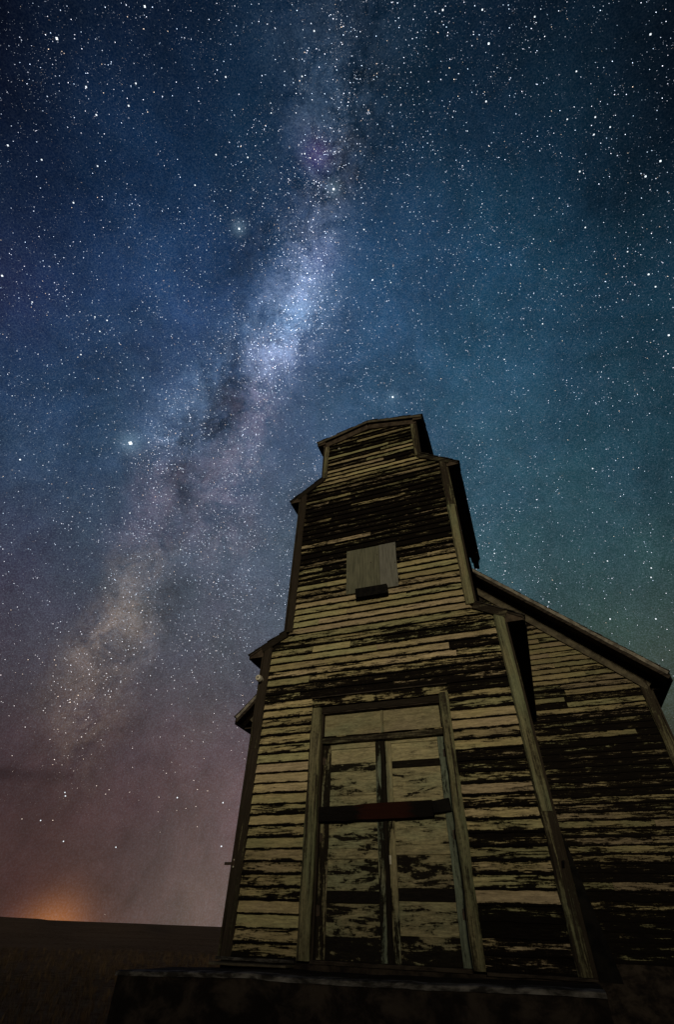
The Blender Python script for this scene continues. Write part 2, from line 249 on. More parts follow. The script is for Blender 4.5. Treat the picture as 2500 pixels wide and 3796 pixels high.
def simple(name, c0, c1, scale=6, detail=6, stretch=(1, 1, 1), rough=.93, bs=.4, bd=.01, metal=0, spec=.08, lo=.35, hi=.65):
    mt, t, b = mat(name)
    geo = t.new('ShaderNodeNewGeometry').outputs['Position']
    n = t.noise(t.mapping(geo, scale=stretch), scale, detail, .65, .3)
    t.l.new(t.mix(t.maprange(n, lo, hi), c0, c1), b.inputs['Base Color'])
    b.inputs['Roughness'].default_value = rough; b.inputs['Metallic'].default_value = metal
    b.inputs['Specular IOR Level'].default_value = spec
    bump(t, b, n, bs, bd)
    return mt
M['dark'] = simple('bare_dark_boards', (.016, .013, .012), (.05, .04, .034), 5, 6, (1, 1, 5))
M['rake'] = simple('brown_soffit_boards', (.040, .030, .025), (.085, .066, .052), 4, 6, (2, 1, 2))
M['frieze'] = simple('grey_frieze_boards', (.06, .052, .042), (.12, .105, .08), 4, 6, (2, 1, 2))
M['edge'] = simple('worn_grey_edge', (.10, .09, .085), (.26, .24, .22), 7, 6)
M['shingle'] = simple('old_cedar_shingles', (.015, .014, .014), (.05, .045, .043), 9, 5)
M['ply'] = simple('grey_plywood', (.088, .09, .072), (.16, .16, .125), 3.5, 7, (9, 1, .8), lo=.3, hi=.7, bs=.25)
M['ply2'] = simple('greyer_plywood', (.11, .11, .105), (.19, .19, .18), 3.5, 7, (9, 1, .8), lo=.3, hi=.7, bs=.25)
M['black'] = simple('black_boards', (.004, .004, .005), (.011, .010, .010), 8)
M['concrete'] = simple('stained_concrete', (.010, .008, .008), (.045, .036, .032), 3.4, 8, (1, 1, 1.5), bs=.9, bd=.03, lo=.4, hi=.66)
M['lip'] = simple('worn_concrete_lip', (.025, .023, .023), (.20, .19, .19), 5, 8, (1, 1, 3), bs=.8, lo=.38, hi=.7)
M['core'] = simple('old_sheathing', (.012, .010, .009), (.022, .018, .016), 5)
M['iron'] = simple('rusty_iron', (.02, .015, .013), (.06, .035, .025), 30, 4, rough=.7, spec=.4)
M['porcelain'] = simple('glazed_porcelain', (.45, .42, .38), (.62, .60, .55), 12, 3, rough=.25, spec=.5, bs=.05)
# crossbar: dark timber with a rust-red painted middle
mt, t, b = mat('crossbar_timber')
geo = t.new('ShaderNodeNewGeometry').outputs['Position']
n = t.noise(t.mapping(geo, scale=(2, 2, 12)), 3, 6, .65)
sp = t.new('ShaderNodeSeparateXYZ'); t.l.new(geo, sp.inputs[0])
wob = t.math('MULTIPLY_ADD', n, .3, sp.outputs[0])
red = t.math('MULTIPLY', t.maprange(wob, -.22, -.05), t.maprange(wob, .60, .44))
t.l.new(t.mix(red, t.mix(n, (.004, .0035, .0035), (.012, .010, .010)), t.mix(n, (.014, .005, .004), (.034, .012, .009))), b.inputs['Base Color'])
b.inputs['Roughness'].default_value = .95; b.inputs['Specular IOR Level'].default_value = .03; bump(t, b, n, .6, .01)
M['bar'] = mt
# ground: dry grass and earth
mt, t, b = mat('dry_prairie_ground')
geo = t.new('ShaderNodeNewGeometry').outputs['Position']
n = t.noise(geo, .12, 8, .7); n2 = t.noise(geo, 2.5, 8, .75)
c = t.mix(t.maprange(n, .35, .65), (.09, .045, .026), (.19, .105, .062))
c = t.mix(t.maprange(n2, .4, .62), c, (.22, .145, .09))
t.l.new(c, b.inputs['Base Color']); b.inputs['Roughness'].default_value = 1; b.inputs['Specular IOR Level'].default_value = 0
bump(t, b, n2, 1.0, .15)
M['ground'] = mt
M['grass'] = simple('dry_grass_blades', (.05, .032, .02), (.13, .085, .05), .8, 3)
# stars
mt, t, b = mat('starlight'); t.n.remove(b)
at = t.new('ShaderNodeAttribute', attribute_name='glow')
em = t.new('ShaderNodeEmission'); t.l.new(at.outputs['Color'], em.inputs[0]); em.inputs[1].default_value = 1.0
t.l.new(em.outputs[0], t.n['Material Output'].inputs[0])
mt.cycles.emission_sampling = 'NONE'
M['star'] = mt

# ---------------------------------------------------------------- mesh helpers
def link(o, parent=None):
    C.objects.link(o)
    if parent is not None: o.parent = parent
    return o
def mesh_obj(name, verts, faces, m, parent=None, color=None):
    me = bpy.data.meshes.new(name); me.from_pydata(verts, [], faces); me.validate(); me.update()
    if m: me.materials.append(m)
    o = link(bpy.data.objects.new(name, me), parent)
    if color: o.color = tuple(color) + (1,)
    return o
BOXF = [(0, 1, 2, 3), (7, 6, 5, 4), (0, 4, 5, 1), (1, 5, 6, 2), (2, 6, 7, 3), (3, 7, 4, 0)]
class MB:
    def __init__(s): s.v = []; s.f = []
    def hexa(s, p8):
        k = len(s.v); s.v += [tuple(q) for q in p8]; s.f += [tuple(k + i for i in f) for f in BOXF]
    def box(s, x0, x1, y0, y1, z0, z1):
        s.hexa([(x0, y0, z0), (x0, y0, z1), (x1, y0, z1), (x1, y0, z0), (x0, y1, z0), (x0, y1, z1), (x1, y1, z1), (x1, y1, z0)])
    def prism(s, poly, y0, y1):
        """poly: (x, z) ring, extruded from y0 to y1"""
        k = len(s.v); n = len(poly)
        s.v += [(x, y0, z) for x, z in poly] + [(x, y1, z) for x, z in poly]
        s.f.append(tuple(k + i for i in range(n))); s.f.append(tuple(k + n + i for i in reversed(range(n))))
        for i in range(n):
            j = (i + 1) % n; s.f.append((k + i, k + n + i, k + n + j, k + j))
    def tube(s, p0, p1, r0, r1=None, n=8):
        r1 = r0 if r1 is None else r1
        p0, p1 = Vector(p0), Vector(p1); d = (p1 - p0).normalized()
        a = d.orthogonal().normalized(); bb = d.cross(a); k = len(s.v)
        for pp, r in ((p0, r0), (p1, r1)):
            for i in range(n):
                q = pp + a * r * math.cos(2 * math.pi * i / n) + bb * r * math.sin(2 * math.pi * i / n); s.v.append(tuple(q))
        for i in range(n):
            j = (i + 1) % n; s.f.append((k + i, k + j, k + n + j, k + n + i))
        s.f.append(tuple(k + i for i in reversed(range(n)))); s.f.append(tuple(k + n + i for i in range(n)))
    def build(s, name, m, parent=None, color=None): 
        o = mesh_obj(name, s.v, s.f, m, parent, color)
        import bmesh
        bm = bmesh.new(); bm.from_mesh(o.data); bmesh.ops.recalc_face_normals(bm, faces=bm.faces); bm.to_mesh(o.data); bm.free()
        return o
def plank(name, a, b, width, y0, y1, m, parent, color=None, wav=.006, seg=None, cut=None, ch=.004):
    """board in a plane facing -y, running from a to b (x, z on its centre line), y0 front, y1 back; edges worn uneven"""
    ax, az = a; bx, bz = b
    L = math.hypot(bx - ax, bz - az); ux, uz = (bx - ax) / L, (bz - az) / L; nx, nz_ = -uz, ux
    seg = seg or max(2, int(L / .12))
    vs = []; fs = []; sd = random.random() * 90
    for i in range(seg + 1):
        t_ = i / seg; cx, cz = ax + ux * L * t_, az + uz * L * t_
        ring = []
        for s_, off in ((1, 0), (-1, 31)):
            e = mnoise.noise(Vector((sd + off, t_ * L * 2.2, 1))) * wav * 1.6 + mnoise.noise(Vector((sd + off, t_ * L * 11, 5))) * wav
            h = s_ * width / 2 + e
            sh = 0.0
            if cut and i in (0, seg): sh = (cut[0] if i == 0 else cut[1]) * s_ * width / 2
            yy = y0 + mnoise.noise(Vector((sd + off + 7, t_ * L * 3, 3))) * wav * .6
            pts = [(h, y1), (h, min(yy + ch, y1)), (h - s_ * ch, yy)]
            if s_ < 0: pts.reverse()
            ring += [(cx + nx * q + ux * sh, y_, cz + nz_ * q + uz * sh) for q, y_ in pts]
        vs += ring
    for i in range(seg):
        k = i * 6; q = k + 6
        for j in range(6): fs.append((k + j, q + j, q + (j + 1) % 6, k + (j + 1) % 6))
    fs += [tuple(range(6)), tuple(seg * 6 + j for j in reversed(range(6)))]
    o = mesh_obj(name, vs, fs, m, parent, color)
    import bmesh
    bm = bmesh.new(); bm.from_mesh(o.data); bmesh.ops.recalc_face_normals(bm, faces=bm.faces); bm.to_mesh(o.data); bm.free()
    return o
def thing(name, label, cat, loc=(0, 0, 0), group=None):
    o = bpy.data.objects.new(name, None); C.objects.link(o); o.location = loc; o['label'] = label; o['category'] = cat
    o.empty_display_size = .3
    if group: o['group'] = group
    return o

# ================================================================= THE GRAIN ELEVATOR
EL = thing('grain_elevator', 'tall abandoned wooden grain elevator with flaking yellowish siding, double doors and a gabled wing', 'grain elevator')
DW = 4.45                      # the wing's front wall
DOOR_L, DOOR_R, DOOR_T = -.868, .902, 2.64
E1 = (2.262, 3.725); S1 = (1.63, 4.06)
E2 = (1.857, 7.337); S2 = (1.128, 7.868)
ROOF_E = (1.303, 9.145); ROOF_A = 9.485
def roof_z(x): return ROOF_E[1] + (ROOF_A - ROOF_E[1]) * (ROOF_E[0] - abs(x)) / ROOF_E[0]
def half(z):
    if z < 3.865: return 2.0
    if z < 4.06: return 2.0 - (z - 3.865) / .195 * .37
    if z < 7.502: return 1.63
    if z < 7.868: return 1.63 - (z - 7.502) / .366 * .502
    return 1.128
# sheathing body with the door opening left free
body = [(DOOR_L, 0), (-1.98, 0), (-1.98, 3.82), (-1.61, 4.02), (-1.61, 7.46), (-1.11, 7.83), (-1.11, 9.10), (0, 9.38), (1.11, 9.10), (1.11, 7.83), (1.61, 7.46), (1.61, 4.02), (1.98, 3.82), (1.98, 0), (DOOR_R, 0), (DOOR_R, DOOR_T), (DOOR_L, DOOR_T)]
mb = MB(); mb.prism(body, .012, DW + .05); mb.build('sheathing', M['core'], EL)

# ---- siding, board by board
PITCH = .1245
unit_boards = []
def unit_board():
    """one lapped board: length 1 along x from 0, exposure PITCH; a little bowed, its lower edge chipped"""
    n = 14; vs = []; fs = []; sd = random.random() * 100
    for i in range(n + 1):
        x = i / n
        e = mnoise.noise(Vector((sd, x * 5, 0))) * .007 + mnoise.noise(Vector((sd, x * 23, 4))) * .006
        y = mnoise.noise(Vector((sd, x * 3, 9))) * .004
        zb = -.004 + e; zt = PITCH + .012
        vs += [(x, -.040 + y, zb), (x, -.009 + y * .5, zt), (x, .008, zt), (x, -.004, zb + .006)]
    for i in range(n):
        k = i * 4; q = k + 4
        fs += [(k, q, q + 1, k + 1), (k + 1, q + 1, q + 2, k + 2), (k + 3, k + 2, q + 2, q + 3), (k, k + 3, q + 3, q)]
    fs += [(0, 1, 2, 3), (n * 4 + 3, n * 4 + 2, n * 4 + 1, n * 4)]
    me = bpy.data.meshes.new('siding_board'); me.from_pydata(vs, [], fs); me.validate()
    import bmesh
    bm = bmesh.new(); bm.from_mesh(me); bmesh.ops.recalc_face_normals(bm, faces=bm.faces); bm.to_mesh(me); bm.free()
    me.materials.append(M['siding'])
    return me
unit_boards = [unit_board() for _ in range(9)]

FRONT_WEAR = [  # where the paint has gone or held: x, z, sx, sz, amount
    (.1, 6.3, 1.0, .45, -.32), (.3, 6.7, .7, .2, -.10), (-.9, 5.45, .75, .55, -.14), (1.05, 5.7, .5, .5, -.22), (0, 7.3, 1.6, .35, -.05),
    (1.0, 4.95, .6, .3, .34), (.3, 4.35, 1.5, .3, .20), (-1.1, 4.45, .5, .2, .1), (-.6, 3.6, 1.5, .35, .26), (1.4, 3.75, .6, .35, -.22), (1.35, 3.5, .5, .15, -.1),
    (.0, 2.95, 1.2, .18, -.28), (-1.5, 2.95, .5, .12, -.12), (1.5, 2.95, .5, .3, .22), (-1.5, 1.5, .5, .95, .42), (-1.5, .66, .5, .17, -.42), (-1.5, .3, .5, .16, .30), (-1.5, .06, .6, .10, -.35),
    (1.5, 2.3, .5, .22, .36), (1.5, 1.83, .5, .2, -.24), (1.5, 1.3, .6, .4, .10), (1.5, .65, .5, .12, .16), (1.5, .25, .6, .22, -.22), (1.5, .60, .5, .05, .45), (0, 8.6, 1.2, .6, -.02), (0, 7.5, 1.6, .5, -.06)]
WING_WEAR = [(3.3, 2, 3, 4, -.06), (3.2, 5.0, 1.5, .8, .34), (4.1, 3.9, .6, .45, .22), (2.6, 3.3, .6, .5, -.36), (3.4, 2.9, 1.4, .45, -.30), (3.3, 2.25, 1.4, .25, -.12), (3.3, 1.75, 1.4, .3, .28), (3.6, 1.1, 1.3, .14, -.1), (3.8, .92, .9, .08, .55), (3.4, .35, 2, .45, -.38), (-3, 3, 2, 3, 0)]
def wear(tab, x, z):
    s = 0
    for cx, cz, sx, sz, a in tab: s += a * math.exp(-.5 * (((x - cx) / sx) ** 2 + ((z - cz) / sz) ** 2))
    return s
boards = {'n': 0}
def board(xa, xb, z, y, tab, base=.53, xa1=None, xb1=None, ztop=None):
    """one siding board of a course starting at height z; xa1/xb1: its ends at the top when it is cut on a slope"""
    if xb - xa < .03: return
    cx = (xa + xb) / 2
    rr = random.random()
    wz_ = wear(tab, cx, z + PITCH / 2)
    paint = base + wz_ + random.gauss(0, .15) + (-.32 if rr < .12 and wz_ < .2 else (.22 if rr > .88 else 0))
    col = (min(1, max(.24, paint)), .5 + random.gauss(0, .13), min(1, max(0, (.58 if y < 1 else .04) + random.gauss(0, .14))), 1)  # wing paint toned down in place of light falloff
    if xa1 is None:
        o = bpy.data.objects.new('siding_board', random.choice(unit_boards))
        link(o, EL); o.location = (xa, y, z + random.gauss(0, .002)); o.scale = (xb - xa, 1, 1)
        o.rotation_euler = (0, random.gauss(0, .0011), 0)
    else:
        zt = z + PITCH + .01 if ztop is None else ztop
        k = (zt - z) / (PITCH + .01)
        yt = -.040 + .031 * k
        v = [(xa, -.040, z), (xa1, yt, zt), (xb1, yt, zt), (xb, -.040, z), (xa, -.002, z), (xa1, .006, zt), (xb1, .006, zt), (xb, -.002, z)]
        v = [(a_, b_ + y, c_ - z) for a_, b_, c_ in v]
        o = mesh_obj('siding_board', v, BOXF, M['siding'], EL); o.location.z = z
    o.color = col
    boards['n'] += 1
def course(xa, xb, z, y, tab, joints=1.0, **kw):
    """split a straight run into pieces at random joints"""
    xs = [xa]; L = xb - xa
    n = 0
    if L > 1.2: n = 1 if random.random() < .75 * joints else 0
    if L > 2.6 and random.random() < .35 * joints: n += 1
    cuts = sorted(random.uniform(.15, .85) for _ in range(n))
    last = 0
    for c_ in cuts:
        if c_ - last > .15: xs.append(xa + L * c_); last = c_
    xs.append(xb)
    for i in range(len(xs) - 1): board(xs[i] + (.002 if i else 0), xs[i + 1] - .001, z, y, tab, **kw)
TW = .15
def inner(z):
    """how far out the siding reaches at height z (it ends under the trim)"""
    if z < 3.75: return 2.0 - TW + .02
    if z < 7.40:
        s = 1.63 + (4.06 - .10 - z) / .53
        return min(2.0 - TW + .02, max(s, 1.63 - .13)) if z < 3.99 else 1.63 - .13
    if z < 7.78: return min(1.63 - .13, max(1.128 + (7.868 - .12 - z) / .728, 1.128 - .10))
    return 1.128 - .10
nc = int(9.42 / PITCH)
for i in range(nc):
    z = i * PITCH; zt = z + PITCH
    if z < DOOR_T + .06:
        course(-1.99 + TW - .02, -1.03 + .01, z, 0, FRONT_WEAR); course(1.02 - .01, inner(z), z, 0, FRONT_WEAR)
    elif z < 2.80:
        course(-1.99 + TW - .02, -1.03 + .01, z, 0, FRONT_WEAR); course(1.02 - .01, inner(z), z, 0, FRONT_WEAR)
    else:
        a0, a1 = inner(z), inner(zt)
        lim = None
        # the gable cuts the top courses
        top_lim = lambda q: max(0.0, ROOF_E[0] - (q + .19 - ROOF_E[1]) / ((ROOF_A - ROOF_E[1]) / ROOF_E[0]))
        b0, b1 = min(a0, top_lim(z)), min(a1, top_lim(zt))
        if b0 < .05: continue
        if abs(b0 - b1) < .004:
            course(-b0, b0, z, 0, FRONT_WEAR)
        else:
            zz = zt
            if b1 <= 0.0: b1 = .01; zz = ROOF_A - .19
            board(-b0, b0, z, 0, FRONT_WEAR, xa1=-b1, xb1=b1, ztop=zz + .004)
# the wing's front wall, both sides of the tower
WX = 4.60; WE = (4.92, 4.251); WS = .978
def wing_in(z): return min(WX - .10, WE[0] - (z + .36 - WE[1]) / WS)
for i in range(int(7.6 / PITCH)):
    z = i * PITCH; zt = z + PITCH
    b0, b1 = wing_in(z), wing_in(zt)
    if b1 < 2.0: break
    for sgn in (1, -1):
        if sgn < 0:                                    # hidden behind the tower from the front: whole boards
            if abs(b0 - b1) < .004: pass
        if sgn > 0:
            xin = 2.01 if z < 3.8 else 1.62
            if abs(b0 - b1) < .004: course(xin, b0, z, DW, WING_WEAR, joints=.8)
            else:
                xc = xin + random.uniform(.3, .8) * (b1 - xin)
                if b1 - xin > 1.0:
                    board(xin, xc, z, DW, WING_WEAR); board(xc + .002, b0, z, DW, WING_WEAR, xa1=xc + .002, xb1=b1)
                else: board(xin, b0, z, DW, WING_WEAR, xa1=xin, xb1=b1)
WB = 12.5
mb = MB()
mb.prism([(-WX + .02, 0), (WX - .02, 0), (WX - .02, 4.40), (0, 8.86), (-WX + .02, 4.40)], DW + .012, WB)
mb.build('wing_sheathing', M['core'], EL)
# side walls and the wing's left front: lapped boards joined into one piece each (not seen from the front)
def side_wall(name, x, sgn, y0, y1, z0, z1):
    mb = MB(); z = z0
    while z < z1 - .02:
        zt = min(z + PITCH + .01, z1)
        xo, xi, xt = x + sgn * .032, x - sgn * .002, x + sgn * .010
        mb.hexa([(xo, y0, z), (xt, y0, zt), (xt, y1, zt), (xo, y1, z), (xi, y0, z), (x - sgn * .01, y0, zt), (x - sgn * .01, y1, zt), (xi, y1, z)])
        z += PITCH
    o = mb.build(name, M['siding'], EL, (.42, .5, .5)); o['kind'] = 'stuff'
side_wall('side_siding', -1.985, -1, .02, DW, 0, 3.70); side_wall('side_siding', 1.985, 1, .02, DW, 0, 3.70)
side_wall('side_siding', -1.615, -1, .02, DW, 4.1, 7.30); side_wall('side_siding', 1.615, 1, .02, DW, 4.1, 7.30)
side_wall('side_siding', -1.115, -1, .02, 3.4, 7.85, 9.08); side_wall('side_siding', 1.115, 1, .02, 3.4, 7.85, 9.08)
side_wall('side_siding', -WX + .015, -1, DW + .03, WB, 0, 4.25); side_wall('side_siding', WX - .015, 1, DW + .03, WB, 0, 4.25)
mb = MB(); z = 0
while z < 6.2:
    b0 = wing_in(z)
    if b0 > 2.0: mb.hexa([(-b0, DW - .032, z), (-wing_in(z + PITCH), DW - .01, z + PITCH + .01), (-1.95, DW - .01, z + PITCH + .01), (-1.95, DW - .032, z), (-b0, DW, z), (-wing_in(z + PITCH), DW + .006, z + PITCH + .01), (-1.95, DW + .006, z + PITCH + .01), (-1.95, DW, z)])
    z += PITCH
o = mb.build('hidden_wing_siding', M['siding'], EL, (.45, .5, .5)); o['kind'] = 'stuff'

# ---- corner boards, sloped trim
PR = -.058
def cb(xc, z0, z1, wd, paint, tone=.5, hue=.5, y=0, cut=None, mt_='trim'):
    plank('corner_board', (xc, z0), (xc, z1), wd, PR + y, .01 + y, M[mt_], EL, (paint, hue, tone), cut=cut, ch=.022, wav=.008)
cb(-2.0 + TW / 2 - .005, -.0, 2.20, TW, .22, .35); cb(-2.0 + TW / 2 - .005, 2.203, 3.83, TW, .20, .3)
cb(2.0 - TW / 2 + .005, -.0, 1.30, TW, .50, .35); cb(2.0 - TW / 2 + .005, 1.303, 3.83, TW, .66, .5, .42)
cb(-1.63 + .07, 4.05, 7.48, .14, .16, .3); cb(1.63 - .07, 4.05, 6.2, .14, .72, .62, .42); cb(1.63 - .07, 6.203, 7.48, .14, .45, .4)
cb(-1.128 + .055, 7.84, 9.12, .11, .66, .55); cb(1.128 - .055, 7.84, 9.12, .11, .55, .45)
# the edge boards of the side walls, seen as a thin second strip beside the corner boards
def edge_board(x, sgn, y, z0, z1):
    mb = MB(); mb.box(min(x, x + sgn * .03), max(x, x + sgn * .03), y - .045, y + .10, z0, z1)
    mb.build('corner_board', M['trim'], EL, (.3, .5, .4))
for sg in (-1, 1):
    edge_board(sg * 1.997, sg, 0, 0, 3.66); edge_board(sg * 1.632, sg, 0, 4.07, 7.25); edge_board(sg * 1.13, sg, 0, 7.87, 9.07)
for sg in (-1, 1):
    # frieze board following each shoulder's slope
    plank('frieze_board', (sg * 1.60, 4.02), (sg * 2.04, 3.785), .12, PR - .004, .01, M['trim_flat'], EL, (.35 if sg > 0 else .15, .5, .45))
    plank('frieze_board', (sg * 1.09, 7.83), (sg * 1.70, 7.385), .11, PR - .004, .01, M['trim_flat'], EL, (.4 if sg > 0 else .2, .5, .45))
    # gable frieze under the top roof
    plank('frieze_board', (sg * .0, 9.325), (sg * 1.17, 9.025), .17, PR - .004, .01, M['rake'], EL, (.3, .5, .5))

# ---- roofs
def ragged_shingles(name, a, b, y0, y1, parent, course_w=.13, front_rows=.5, t=.016):
    """courses of shingles laid on the slope from eave a up to ridge b (x, z); single shingles show along the front edge"""
    L = math.hypot(b[0] - a[0], b[1] - a[1]); ux, uz = (b[0] - a[0]) / L, (b[1] - a[1]) / L
    nx, nz_ = (-uz, ux) if ux > 0 else (uz, -ux)
    if nz_ < 0: nx, nz_ = -nx, -nz_
    mb = MB(); n = max(1, int(L / course_w))
    for i in range(n):
        s0 = i * L / n - (.02 if i == 0 else .0); s1 = min(L, (i + 1) * L / n + .03)
        y = y0 - .015 + random.uniform(-.012, .012)
        ys = []
        while y < y0 + front_rows:
            wd = random.uniform(.09, .17); ys.append((y, y + wd - .004)); y += wd
        ys.append((y, y1))
        for ya, yb in ys:
            k = random.uniform(-.012, .012); lift = random.uniform(0, .006)
            def P(s, o, yy): return (a[0] + ux * s + nx * o, yy, a[1] + uz * s + nz_ * o)
            mb.hexa([P(s0 + k, .004, ya), P(s0 + k, .004 + t + lift, ya), P(s1, .006 + t * .35, ya), P(s1, .003, ya), P(s0 + k, .004, yb), P(s0 + k, .004 + t + lift, yb), P(s1, .006 + t * .35, yb), P(s1, .003, yb)])
    o = mb.build(name, M['shingle'], parent); o['kind'] = 'stuff'
    return o
def slope_prism(mb, a, b, d0, d1, y0, y1):
    """slab below the line a-b between vertical depths d0 and d1"""
    mb.prism([(a[0], a[1] - d0), (b[0], b[1] - d0), (b[0], b[1] - d1), (a[0], a[1] - d1)], y0, y1)

# cupola roof, overhanging the gable
mb = MB()
for sg in (-1, 1): slope_prism(mb, (sg * ROOF_E[0], ROOF_E[1]), (sg * .0005, ROOF_A), .0, .05, -.10, 3.5)
roof = mb.build('roof', M['rake'], EL)
for sg in (-1, 1):
    ragged_shingles('shingles', (sg * (ROOF_E[0] + .015), ROOF_E[1] + .0), (0, ROOF_A + .004), -.106, 3.5, roof)
    plank('rake_board', (sg * .01, ROOF_A - .045), (sg * 1.30, ROOF_E[1] - .045), .075, -.125, -.102, M['frieze'], roof, (.2, .5, .5))
    mb = MB(); mb.box(min(sg * 1.285, sg * 1.31), max(sg * 1.285, sg * 1.31), -.10, 3.5, ROOF_E[1] - .10, ROOF_E[1] - .015); mb.build('eave_board', M['dark'], roof)
    mb = MB(); xs = sorted((sg * 1.13, sg * 1.283)); mb.box(xs[0], xs[1], -.098, 3.5, ROOF_E[1] - .085, ROOF_E[1] - .065); mb.build('soffit', M['dark'], roof)
    # end of the boxed eave
    plank('eave_return', (sg * 1.10, ROOF_E[1] - .06), (sg * 1.30, ROOF_E[1] - .075), .10, -.100, -.05, M['rake'], roof)
mb = MB(); mb.tube((0, -.11, ROOF_A + .012), (0, 3.5, ROOF_A + .012), .022, n=6); mb.build('ridge_cap', M['shingle'], roof)
# shoulder roofs
for (S, E, depth, off) in ((S1, E1, DW, .105), (S2, E2, 3.45, .10)):
    for sg in (-1, 1):
        a = (sg * E[0], E[1]); b = (sg * (S[0] - .02), S[1] + .012)
        mb = MB(); slope_prism(mb, a, b, .0, .035, -.052, depth); rf_ = mb.build('shoulder_roof', M['dark'], EL)
        ragged_shingles('shingles', (sg * (E[0] + .01), E[1] - .002), (sg * (S[0] + .005), S[1] + .010), -.055, depth, rf_, course_w=.11)
        # boxed eave: front triangle, outer board, soffit
        zl = E[1] - .068; xw_ = 2.0 if S is S1 else 1.63
        zin = E[1] + (E[0] - xw_) * (S[1] - E[1]) / (E[0] - S[0])
        mb = MB(); mb.prism([(sg * (xw_ + .005), zl), (sg * (E[0] - .012), zl), (sg * (E[0] - .012), E[1] - .038), (sg * (xw_ + .005), zin - .040)], -.044, -.012); mb.build('eave_end', M['rake'], rf_)
        mb = MB(); xs = sorted((sg * (E[0] - .010), sg * (E[0] + .012))); mb.box(xs[0], xs[1], -.046, depth - .002, zl - .012, E[1] - .004); mb.build('eave_board', M['dark'], rf_)
        mb = MB(); xs = sorted((sg * (xw_ + .04), sg * (E[0] - .013))); mb.box(xs[0], xs[1], -.010, depth - .003, zl + .004, zl + .022); mb.build('soffit', M['dark'], rf_)
# a broken soffit board hanging at the back end of the right shoulder eave
mb = MB(); mb.hexa([(1.70, 3.0, 7.26), (1.70, 3.0, 7.28), (1.855, 3.0, 7.255), (1.855, 3.0, 7.235), (1.70, 3.62, 7.20), (1.70, 3.62, 7.22), (1.83, 3.62, 7.19), (1.83, 3.62, 7.17)]); mb.build('broken_soffit_board', M['dark'], EL)

# the wing's big roof
YR = 4.0; apex = WE[1] + WS * WE[0]
mb = MB()
for sg in (-1, 1): slope_prism(mb, (sg * WE[0], WE[1]), (sg * .0005, apex), .0, .06, YR, WB + .3)
wr = mb.build('wing_roof', M['dark'], EL)
for sg in (-1, 1):
    ragged_shingles('shingles', (sg * (WE[0] + .02), WE[1] - .02), (0, apex), YR - .01, WB + .3, wr, course_w=.16, t=.022, front_rows=.35)
    # rake: an upper edge strip and a board below it
    hx, hz = sg * WE[0], WE[1]
    plank('rake_board', (sg * .03, apex - .055), (hx - sg * .01, hz - .045), .075, YR - .03, YR - .002, M['edge'], wr, wav=.008)
    plank('rake_board', (sg * .03, apex - .145), (hx - sg * .012, hz - .125), .09, YR - .018, YR + .01, M['dark'], wr)
    # soffit boards between the rake and the wall
    for q in range(3):
        y0_ = YR + .02 + q * .143
        mb = MB(); slope_prism(mb, (sg * (WE[0] - .02), WE[1] + .02), (sg * .01, apex - .005), .10 + q * .003, .125 + q * .003, y0_, y0_ + .138); mb.build('soffit_board', M['rake'], wr)
    plank('frieze_board', (sg * .02, apex - .37), (sg * 4.64, apex - .37 - WS * 4.62), .29, DW - .058, DW + .01, M['frieze'], EL, (.3, .5, .5))
    mb = MB(); xs = sorted((sg * (WE[0] - .014), sg * (WE[0] + .016))); mb.box(xs[0], xs[1], YR - .008, WB + .3, WE[1] - .20, WE[1] - .02); mb.build('eave_board', M['black'], wr)
    mb = MB(); xs = sorted((sg * (WX + .03), sg * (WE[0] - .016))); mb.box(xs[0], xs[1], DW + .02, WB, WE[1] - .17, WE[1] - .15); mb.build('soffit', M['dark'], wr)
    cb(sg * (WX - .085), 0, 2.4, .17, .30, .3, y=DW, mt_='trim'); cb(sg * (WX - .085), 2.403, 4.36, .17, .42, .35, y=DW, mt_='trim')
    mb = MB(); xs = sorted((sg * (WX + .001), sg * (WX + .034))); mb.box(xs[0], xs[1], DW - .045, DW + .13, 0, 4.05); mb.build('corner_board', M['trim'], EL, (.2, .5, .3))

# ---- the doorway
FR = thing('doorway_frame', 'x', 'x'); C.objects.unlink(FR); bpy.data.objects.remove(FR)
def col3(p_, h=.5, t_=.5): return (p_, h, t_)
frame = plank('door_frame', (-.952, 0), (-.952, 2.70), .158, -.062, .01, M['trim'], EL, col3(.56, .45, .42), wav=.008, ch=.02)
plank('jamb', (.962, 0), (.962, 2.735), .122, -.066, .01, M['trim'], frame, col3(.62, .42, .5), wav=.010, ch=.02)
plank('head_board', (-1.02, 2.775), (1.02, 2.775), .115, -.056, .01, M['siding'], frame, col3(.55, .5, .45), wav=.006)
plank('head_board', (-.87, 2.672), (.90, 2.672), .085, -.020, .01, M['trim_flat'], frame, col3(.15, .5, .3))
mb = MB(); mb.box(-1.03, 1.03, -.085, .0, 2.836, 2.852); mb.build('drip_cap', M['dark'], frame)
mb = MB(); mb.box(-.873, -.853, .0125, .16, 0, 2.63); mb.build('reveal', M['trim'], frame, col3(.25, .5, .35))
mb = MB(); mb.box(.888, .9015, .0125, .16, 0, 2.63); mb.build('reveal', M['trim'], frame, col3(.25, .5, .35))
mb = MB(); mb.box(-.853, .888, -.01, .16, 2.618, 2.638); mb.build('reveal', M['dark'], frame)
